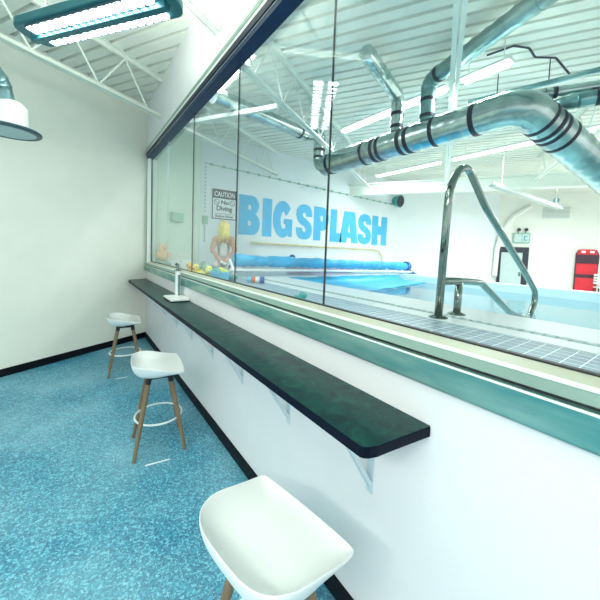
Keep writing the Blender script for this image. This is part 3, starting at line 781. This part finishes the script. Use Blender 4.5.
def plank_shape():
    w0, w1 = .27, .25; H = 1.98
    return [(-w0,.1),(-w0+.05,0),(w0-.05,0),(w0,.1),(w1+.04,H-.14),(w1,H-.04),(w1-.08,H),(-w1+.08,H),(-w1,H-.04),(-w1-.04,H-.14)]
bm = NB(); add_prism(bm, plank_shape(), -.05, .0, 'y'); o = obj('board', bm, M['red'], bb, bevel=.012)
bm = NB(); add_box(bm, (-.20,-.062,.28), (.20,-.0505,.95)); add_box(bm, (-.18,-.062,1.18), (.18,-.0505,1.48)); split_obj('panel', bm, M['red'], bb, bevel=.005)
for z0, z1 in ((1.02,1.13),(1.50,1.80),(.20,.27)):
    bm = NB(); add_box(bm, (-.30,-.085,z0), (.30,-.0625,z1)); obj('strap', bm, M['strapdark'], bb, bevel=.006)
for s in (-1,1):
    bm = NB(); add_tube(bm, [(s*.285,-.03,.05),(s*.285,-.03,1.82),(s*.22,-.03,1.96)], .022, 8); obj('edge_tube', bm, M['strapdark'], bb)
bm = NB()
for x in (-.17,.06): add_box(bm, (x,-.07,1.86), (x+.11,-.0505,1.93))
split_obj('hand_hole', bm, M['bead'], bb)
# folded white poolside chair at its right
fc = farthing('pool_chair', 'small white chair beside the red backboard at the right edge', 'chair', 2.98, 0, .45)
bm = NB(); add_box(bm, (-.20,-.20,.72), (.20,.20,.76)); obj('seat', bm, M['white'], fc, bevel=.01)
bm = NB(); 
for i in range(4): add_box(bm, (-.20,.17,.84+i*.09), (.20,.20,.90+i*.09))
obj('backrest', bm, M['white'], fc)
for x in (-.18,.18):
    for y in (-.18,.18):
        bm = NB(); add_tube(bm, [(x,y,.73),(x*1.15,y*1.15,0)], .018, 8); obj('leg', bm, M['darkmetal'], fc)
# curved white pipe between the two walls and the ceiling
pp = [far(-.02,.14,0.9), far(-.0,.14,1.9), far(.12,.16,2.5), far(.42,.16,3.05), far(.95,.16,3.45)]
bm = NB(); add_tube(bm, resample(fillet(pp, .8, 8), .1), .085, 14); tag(obj('curved_pipe', bm, M['farwall'], smooth=True), 'curved cream pipe arching up the corner above the far door', 'pipe')
cm = farthing('ceiling_camera', 'small dark camera under the far roof beam', 'camera', 1.55, 3.62, .5)
bm = NB(); add_tube(bm, [(0,0,0),(0,0,ROOF-3.62)], .02, 8); obj('stem', bm, M['grey'], cm)
bm = NB(); add_ell(bm, (0,0,-.03), (.09,.09,.08)); obj('dome', bm, M['ductdark'], cm, smooth=True)

# ------------------------------------------------------------------ handrail
yr = 1.06
hr = thing('pool_handrail', 'polished stainless steel pool handrail at the near pool edge', 'handrail', (1.868,yr,DZ))
def LH(x, z, y=0): return Vector((x-1.868, y, z-DZ))
path = fillet([LH(1.868,DZ), LH(1.905,2.02), LH(2.07,2.235), LH(2.40,1.965), LH(3.24,1.48), LH(3.62,1.24), LH(3.39,1.03), LH(2.98,1.135), LH(2.42,1.410), LH(2.16,1.428), LH(1.878,1.438)], [.22,.13,.6,.7,.13,.13,.5,.12,.5], 10)
bm = NB(); add_tube(bm, path, .0245, 20); obj('rail_tube', bm, M['chrome'], hr, smooth=True)
bm = NB(); add_tube(bm, [LH(2.095,DZ), LH(2.105,1.425)], .0245, 20); obj('post', bm, M['chrome'], hr, smooth=True)
for x in (1.868,2.095):
    bm = NB(); add_lathe(bm, [(0,.004),(.058,.004),(.058,.009),(.034,.020),(0,.020)], 24, LH(x,DZ)); obj('flange', bm, M['chrome'], hr)

# ------------------------------------------------------------------ pool cover roller
Yr, Zr = 3.9, 1.385
ro = thing('cover_roller', 'rolled blue pool cover on a white frame at the end of the pool', 'pool cover', (3.6,Yr,DZ))
def crinkle(i, s): return .078+.007*math.sin(s*9+1)+.005*math.sin(s*23)
bm = NB(); add_tube(bm, resample([(-1.88,0,.235),(1.90,0,.145)], .05), crinkle, 20); o = obj('rolled_cover', bm, M['cover'], ro, smooth=True)
# spiral creases as raised folds on the roll
bm = NB()
for k in range(26):
    x = -1.75+k*.14; pts = []
    for q in range(9):
        a = -1.3+q*.30; xx = x+q*.032; r = .083
        zc = .235-(xx+1.88)/3.78*.09; pts.append((xx, -r*math.cos(a), zc+r*math.sin(a)))
    add_tube(bm, pts, .007, 6)
split_obj('fold', bm, M['cover'], ro, smooth=True)
bm = NB(); add_tube(bm, [(-2.0,-.15,.115),(1.95,-.15,.045)], .018, 10); obj('frame_bar', bm, M['whitemetal'], ro)
for x in (-1.93,1.93):
    z = .235-(x+1.88)/3.78*.09
    bm = NB(); add_tube(bm, [(x,-.20,.02),(x,0,z),(x,.20,.02)], .018, 10); add_tube(bm, [(x,-.20,.02),(x,.20,.02)], .016, 10); obj('end_stand', bm, M['blue'] if x > 0 else M['whitemetal'], ro)
bm = NB(); add_tube(bm, [(1.95,.03,.145),(2.02,.03,.145)], .10, 20); obj('hand_wheel', bm, M['blue'], ro)
# loose flap of cover on the water
bm = NB(); nx, ny = 24, 10; g = []
for i in range(nx+1):
    row = []
    for j in range(ny+1):
        x = 2.50+i*(PX1-2.55)/nx; t_ = j/ny
        y = 3.72-t_*(1.15-.55*i/nx); z = WZ+.006+.09*max(0,1-t_*7)+.006*math.sin(i*1.3+j*.8)
        row.append(bm.verts.new((x,y,z)))
    g.append(row)
for i in range(nx):
    for j in range(ny): bm.faces.new((g[i][j], g[i+1][j], g[i+1][j+1], g[i][j+1]))
o = obj('pool_cover_sheet', bm, M['cover'], smooth=True); sm = o.modifiers.new('s','SOLIDIFY'); sm.thickness = .006
tag(o, 'blue cover sheet floating at the end of the pool below the roller', 'pool cover')
bm = NB(); add_box(bm, (2.85,4.30,DZ), (4.45,4.36,DZ+.235)); o = tag(obj('foam_mat', bm, M['mauve'], bevel=.02), 'mauve foam mat standing behind the blue roller', 'mat')
bm = NB(); add_ell(bm, (2.97,4.33,DZ+.235+.045), (.055,.05,.045)); tag(obj('toy_ball', bm, M['blue'], smooth=True), 'dark blue round float on the mauve mat, peeking above the roller', 'float')


# ------------------------------------------------------------------ poolside toys
def at(x, y, z=DZ): return (x, y, z)
# orange plush on a pale crate in the corner
bm = NB(); add_box(bm, (-.10,-.08,0), (.10,.08,.115)); o = tag(obj('storage_crate', bm, M['greygreen'], bevel=.01), 'grey green crate in the window corner under the orange plush toy', 'crate'); o.location = (1.24,5.80,DZ)
pl = thing('plush_toy', 'pale orange plush toy in the corner behind the first pane', 'toy', (1.24,5.80,DZ+.115))
bm = NB(); add_ell(bm, (0,0,.11), (.095,.08,.11)); obj('body', bm, M['orange'], pl, smooth=True)
bm = NB(); add_ell(bm, (-.01,-.02,.225), (.075,.07,.065)); obj('head', bm, M['orange'], pl, smooth=True)
for s in (-1,1):
    bm = NB(); add_ell(bm, (s*.06,-.01,.29), (.024,.018,.03)); obj('ear', bm, M['orange'], pl, smooth=True)
    bm = NB(); add_ell(bm, (s*.09,-.05,.12), (.03,.035,.06)); obj('arm', bm, M['orange'], pl, smooth=True)
bm = NB(); add_box(bm, (-.03,-.095,.21), (.02,-.082,.235)); obj('face_patch', bm, M['beak'], pl)
def pail(label, loc, r, h, side):
    t = thing('toy_pail', label, 'pail', loc, 0, 'white pails on the deck behind the glass')
    bm = NB(); add_lathe(bm, [(0,0),(r*.82,0),(r,h),(r*.94,h),(r*.78,.012),(0,.012)], 28); sharp(obj('body', bm, M['white'], t))
    bm = NB(); add_lathe(bm, [(r*.96,h-.012),(r*1.05,h-.012),(r*1.05,h+.004),(r*.96,h+.004),(r*.96,h-.012)], 28); obj('rim', bm, side, t)
    bm = NB(); add_ell(bm, (-r*.86,-r*.35,h*.55), (.008,.014,.018)); obj('spot', bm, M['band'], t)
    bm = NB(); add_tube(bm, [(r*1.0*math.cos(a), .0, h+.9*r*math.sin(a)) for a in [PI*k/12 for k in range(13)]], .005, 6); obj('handle', bm, side, t)
    return t
pail('white toy pail with a lilac rim, the left of the two', at(1.25,5.06), .085, .195, M['pinkish'])
pail('white toy pail with a pale rim, right of the lilac rimmed one', at(1.25,4.54), .095, .20, M['white'])
def duck(label, loc, s, m, rz):
    t = thing('rubber_duck', label, 'toy duck', loc, rz, 'rubber ducks behind the glass')
    bm = NB(); add_ell(bm, (0,0,.055*s), (.085*s,.06*s,.055*s)); add_ell(bm, (-.08*s,0,.085*s), (.03*s,.03*s,.025*s)); obj('body', bm, m, t, smooth=True)
    bm = NB(); add_ell(bm, (.045*s,0,.14*s), (.045*s,.042*s,.045*s)); obj('head', bm, m, t, smooth=True)
    bm = NB(); add_ell(bm, (.097*s,0,.13*s), (.022*s,.022*s,.008*s)); obj('beak', bm, M['beak'], t, smooth=True)
    bm = NB()
    for q in (-1,1): add_ell(bm, (.075*s,q*.028*s,.15*s), (.007*s,.007*s,.009*s), seg=8, rings=6)
    split_obj('eye', bm, M['band'], t, smooth=True)
    return t
duck('amber rubber duck right of the white pails', at(1.23,4.19), 1.05, M['amber'], -1.9)
duck('yellow rubber duck between the amber one and the lime one', at(1.24,3.90), 1.0, M['yellow'], -2.4)
duck('large yellow rubber duck just left of the lime one', at(1.26,3.66), .95, M['yellow'], -.9)
duck('lime yellow rubber duck beside the blue basket', at(1.22,3.47), .85, M['lime'], -2.0)
# small green bottle caps peeking behind
bm = NB(); add_lathe(bm, [(0,0),(.04,0),(.04,.14),(.02,.17),(.02,.20),(0,.20)], 16); o = tag(obj('soap_bottle', bm, M['greygreen']), 'small grey green bottle behind the yellow ducks', 'bottle'); o.location = at(1.42,4.20)
# blue basket of toys
bk = thing('toy_basket', 'sky blue basket of toys behind the third pane', 'basket', at(1.27,3.24))
bm = NB(); add_lathe(bm, [(0,0),(.085,0),(.108,.13),(.101,.13),(.078,.01),(0,.01)], 24); sharp(obj('tub', bm, M['bluetub'], bk))
bm = NB(); add_lathe(bm, [(.101,.125),(.118,.125),(.118,.138),(.101,.138),(.101,.125)], 24); obj('rim', bm, M['bluetub'], bk)
for dx, dy, z, r, m, lab in ((-.045,-.01,.165,.05,'teal','teal ball heaped at the left in the blue basket'),(.045,-.04,.16,.04,'lime','lime ball in front in the blue basket'),(.03,.055,.172,.038,'yellow','yellow ball at the back of the blue basket')):
    bm = NB(); add_ell(bm, (0,0,0), (r,r,r)); o = tag(obj('play_ball', bm, M[m], smooth=True), lab, 'ball'); o.location = (1.27+dx,3.24+dy,DZ+z-.03)
# coiled teal hose
bm = NB(); pts = [((.045+.0006*k)*math.cos(k*.5), (.045+.0006*k)*math.sin(k*.5), .012+.0009*k) for k in range(60)]; add_tube(bm, pts, .011, 8)
o = tag(obj('coiled_hose', bm, M['teal'], smooth=True), 'teal hose coiled on the deck right of the blue basket', 'hose'); o.location = at(1.50,3.46)
# red white and blue float
ft = thing('pool_float', 'white, orange and dark blue float lying on the deck by the pool corner', 'float', at(1.69,3.20), math.radians(-35))
for a, b, r, m in ((-.10,-.05,.034,'bluetub'),(-.05,.0,.033,'beak'),(.0,.05,.034,'white'),(.05,.10,.040,'blue')):
    bm = NB(); add_tube(bm, [(a,0,.041),(a+.01,0,.041),(b-.01,0,.041),(b,0,.041)], [r*.9,r,r,r*.9], 18); sharp(obj('segment', bm, M[m], ft))
bm = NB(); add_ell(bm, (0,0,.045), (.065,.055,.045)); add_ell(bm, (.03,-.02,.085), (.03,.03,.025)); add_ell(bm, (-.05,-.02,.02), (.04,.03,.02)); add_ell(bm, (.06,-.03,.02), (.04,.03,.02))
o = tag(obj('toy_frog', bm, M['teal'], smooth=True), 'small teal toy against the bottom of the glass', 'toy'); o.location = at(1.25,1.74)

# ------------------------------------------------------------------ kneeling person
def skin_mesh(name, verts, edges, rad, root, m, parent=None, sub=2):
    me = bpy.data.meshes.new(name); me.from_pydata([Vector(v) for v in verts], edges, []); o = bpy.data.objects.new(name, me); C.objects.link(o)
    md = o.modifiers.new('Skin', 'SKIN'); md.use_smooth_shade = True
    for i, r in enumerate(rad):
        sv = me.skin_vertices[0].data[i]; sv.radius = (r, r) if not isinstance(r, tuple) else r; sv.use_root = (i == root)
    s = o.modifiers.new('Sub', 'SUBSURF'); s.levels = sub; s.render_levels = sub
    dg = bpy.context.evaluated_depsgraph_get(); dg.update()
    new = bpy.data.meshes.new_from_object(o.evaluated_get(dg)); o.modifiers.clear(); o.data = new; bpy.data.meshes.remove(me)
    new.materials.clear(); new.materials.append(m)
    for p in new.polygons: p.use_smooth = True
    if parent is not None: o.parent = parent
    return o
def person():
    t = thing('person', 'person with long blonde hair in a pinkish tan top kneeling at the poolside, head bowed', 'person', (2.13,5.27,DZ), math.atan2(-5.25,-2.16)+PI/2)
    t.scale = (.90,.92,.95)
    V, Ed, R = [], [], []
    def a(p, r, par=None):
        V.append(p); R.append(r)
        if par is not None: Ed.append((par, len(V)-1))
        return len(V)-1
    pel = a((0,.06,.21), .115)
    sp1 = a((0,.03,.36), .098, pel); ch = a((0,-.03,.53), .108, sp1); nk = a((0,-.09,.645), .048, ch); hb = a((0,-.125,.70), .052, nk); hd = a((0,-.155,.765), .082, hb); cr = a((0,-.165,.83), .06, hd)
    hands = []
    for s in (-1,1):
        sh = a((s*.165,-.05,.575), .052, ch); el = a((s*.215,-.13,.36), .038, sh); wr = a((s*.075,-.275,.215), .024, el); hn = a((s*.040,-.315,.185), .028, wr)
        for q in range(4): 
            f1 = a((s*(.060-.020*q),-.350-.004*(q in (1,2)),.168), .009, hn); f2 = a((s*(.052-.020*q),-.365,.142), .008, f1); a((s*(.046-.018*q),-.355,.120), .007, f2)
        th = a((s*.006,-.325,.205), .010, hn); a((s*-.006,-.345,.195), .008, th)
        hp = a((s*.085,.03,.17), .085, pel); kn = a((s*.125,-.33,.095), .062, hp); an = a((s*.10,.10,.048), .036, kn); a((s*.095,.25,.036), .030, an)
    body = skin_mesh('body', V, Ed, R, pel, M['skin'], t)
    # face details, turned down under the hair
    # top with long sleeves
    V, Ed, R = [], [], []
    c0 = a((0,.055,.20), .128); c1 = a((0,.03,.36), .112, c0); c2 = a((0,-.03,.53), .122, c1); a((0,-.078,.615), .070, c2)
    for s in (-1,1):
        sh = a((s*.165,-.05,.575), .064, c2); el = a((s*.215,-.13,.36), .050, sh); a((s*.095,-.255,.235), .034, el)
    skin_mesh('top', V, Ed, R, c0, M['top'], t)
    V, Ed, R = [], [], []
    v0 = a((0,-.085,.22), .085); v1 = a((0,-.075,.38), .085, v0); a((0,-.10,.53), .070, v1); skin_mesh('vest', V, Ed, R, v0, M['vest'], t)
    V, Ed, R = [], [], []
    p0 = a((0,.06,.19), .125)
    for s in (-1,1): hp = a((s*.085,.03,.17), .097, p0); kn = a((s*.125,-.335,.095), .074, hp); a((s*.11,-.02,.060), .055, kn)
    skin_mesh('trousers', V, Ed, R, p0, M['pinkcloth'], t)
    bm = NB(); add_ell(bm, (0,-.150,.80), (.088,.104,.095), seg=20, rings=14)
    for k in range(22):
        an = -PI*.95 + PI*1.9*k/21; x = .078*math.sin(an); y = -.155-.100*math.cos(an)
        l = .20+.04*math.sin(k*2.1)
        add_tube(bm, [(x*.3,-.155-.03*math.cos(an),.890), (x*.85,y*.9-.012,.84), (x*1.06,y,.74), (x*1.12,y-.012,.66), (x*1.0,y-.012,.80-l-.06)], [.020,.030,.030,.026,.008], 8)
    obj('hair', bm, M['hair'], t, smooth=True)
    bm = NB(); add_ell(bm, (0,-.262,.615), (.035,.018,.012)); obj('necklace', bm, M['darkmetal'], t, smooth=True)
    return t
person()
# what the hands hold
hp = thing('water_toy', 'white and dark water toy held in the hands of the kneeling person', 'toy', (2.16,5.25,DZ), math.atan2(-5.25,-2.16)+PI/2)
bm = NB(); add_tube(bm, [(-.08,-.385,.165),(.06,-.395,.10)], .022, 12); obj('handle', bm, M['white'], hp, smooth=True)
bm = NB(); add_tube(bm, [(.02,-.392,.120),(.085,-.398,.085)], .027, 12); obj('grip', bm, M['band'], hp, smooth=True)
bm = NB(); add_ell(bm, (.19,-.42,.085), (.085,.07,.085)); o = obj('towel', bm, M['pinkcloth'], smooth=True); o.location = (2.15,5.25,DZ); o.rotation_euler = (0,0,math.atan2(-5.25,-2.16)+PI/2)
tag(o, 'bundled pale pink towel at the right knee of the kneeling person', 'towel')

# ------------------------------------------------------------------ light
w = bpy.data.worlds.new('world'); SC.world = w; w.use_nodes = True
bg = w.node_tree.nodes['Background']; bg.inputs[0].default_value = (.96,.99,1,1); bg.inputs[1].default_value = .76
def area(name, loc, size, sy, power, rot=(0,0,0), col=(.95,1,1)):
    l = bpy.data.lights.new(name, 'AREA'); l.shape = 'RECTANGLE'; l.size = size; l.size_y = sy; l.energy = power; l.color = col
    o = bpy.data.objects.new(name, l); C.objects.link(o); o.location = loc; o.rotation_euler = rot; return o
area('gallery_fill_uplight', (mid.x,mid.y,3.09), 1.1, .2, 15, (PI,0,-rz), (1,1,.92))  # uplight added above the pendant to brighten the ceiling
area('gallery_fill_light', (-1.2,-.6,2.97), 1.2, .25, 6, (0,0,rz), (1,1,.95))  # unseen fill behind the camera, added to brighten the gallery
area('gallery_fill_light', (-2.2,-.5,2.97), 2.6, .5, 80, (0,0,rz), (1,1,.95))  # wide added fill, set where the glass does not mirror it into view
area('gallery_fill_uplight', (-1.2,.6,3.09), 1.1, .2, 40, (PI,0,-rz), (1,1,.92))  # added uplight with no lamp beneath it
for x, y0, y1 in ((3.68,2.15,4.0),(3.68,1.46,1.98),(6.5,3.85,5.65),(6.5,1.75,3.6),(6.5,-.25,1.5),(1.52,3.12,4.3)):
    area('pool_area_light', (x,(y0+y1)/2,3.598 if x > 2 else 3.628), .07, y1-y0-.08, 22 if x > 2 else 12)
area('pool_area_light', (9.5,1.0,3.3), .3, 4, 62)  # extra area light beyond the strip rows, without a fixture
area('pool_area_light', (11.0,2.2,3.3), .3, 3, 54)  # another bodiless area light, nearer the far wall

# ------------------------------------------------------------------ camera
cam = bpy.data.cameras.new('camera'); co = bpy.data.objects.new('camera', cam); C.objects.link(co); SC.camera = co
F, CX, CY = 310., 300., 268.
def vv(x, y): return Vector((x-CX, -(y-CY), -F))
ey = vv(75.7,242.).normalized(); hs = .0366
a_ = vv(0, 242-hs*75.7); b_ = Vector((1,-hs,0)); ex_ = (a_ + b_*(-(a_.dot(ey))/(b_.dot(ey)))).normalized(); ez = ex_.cross(ey)
Rm = Matrix((ex_, ey, ez))
co.matrix_world = Matrix.Translation((0,0,1.6)) @ Rm.to_4x4()
cam.sensor_width = 36; cam.sensor_fit = 'HORIZONTAL'; cam.lens = 36*F/600
cam.shift_x = 0; cam.shift_y = -(300-CY)/600.
cam.clip_start = .02
SC.view_settings.view_transform = 'Standard'; SC.view_settings.look = 'None'; SC.view_settings.gamma = 1; SC.view_settings.use_curve_mapping = False
SC.view_settings.exposure = .78
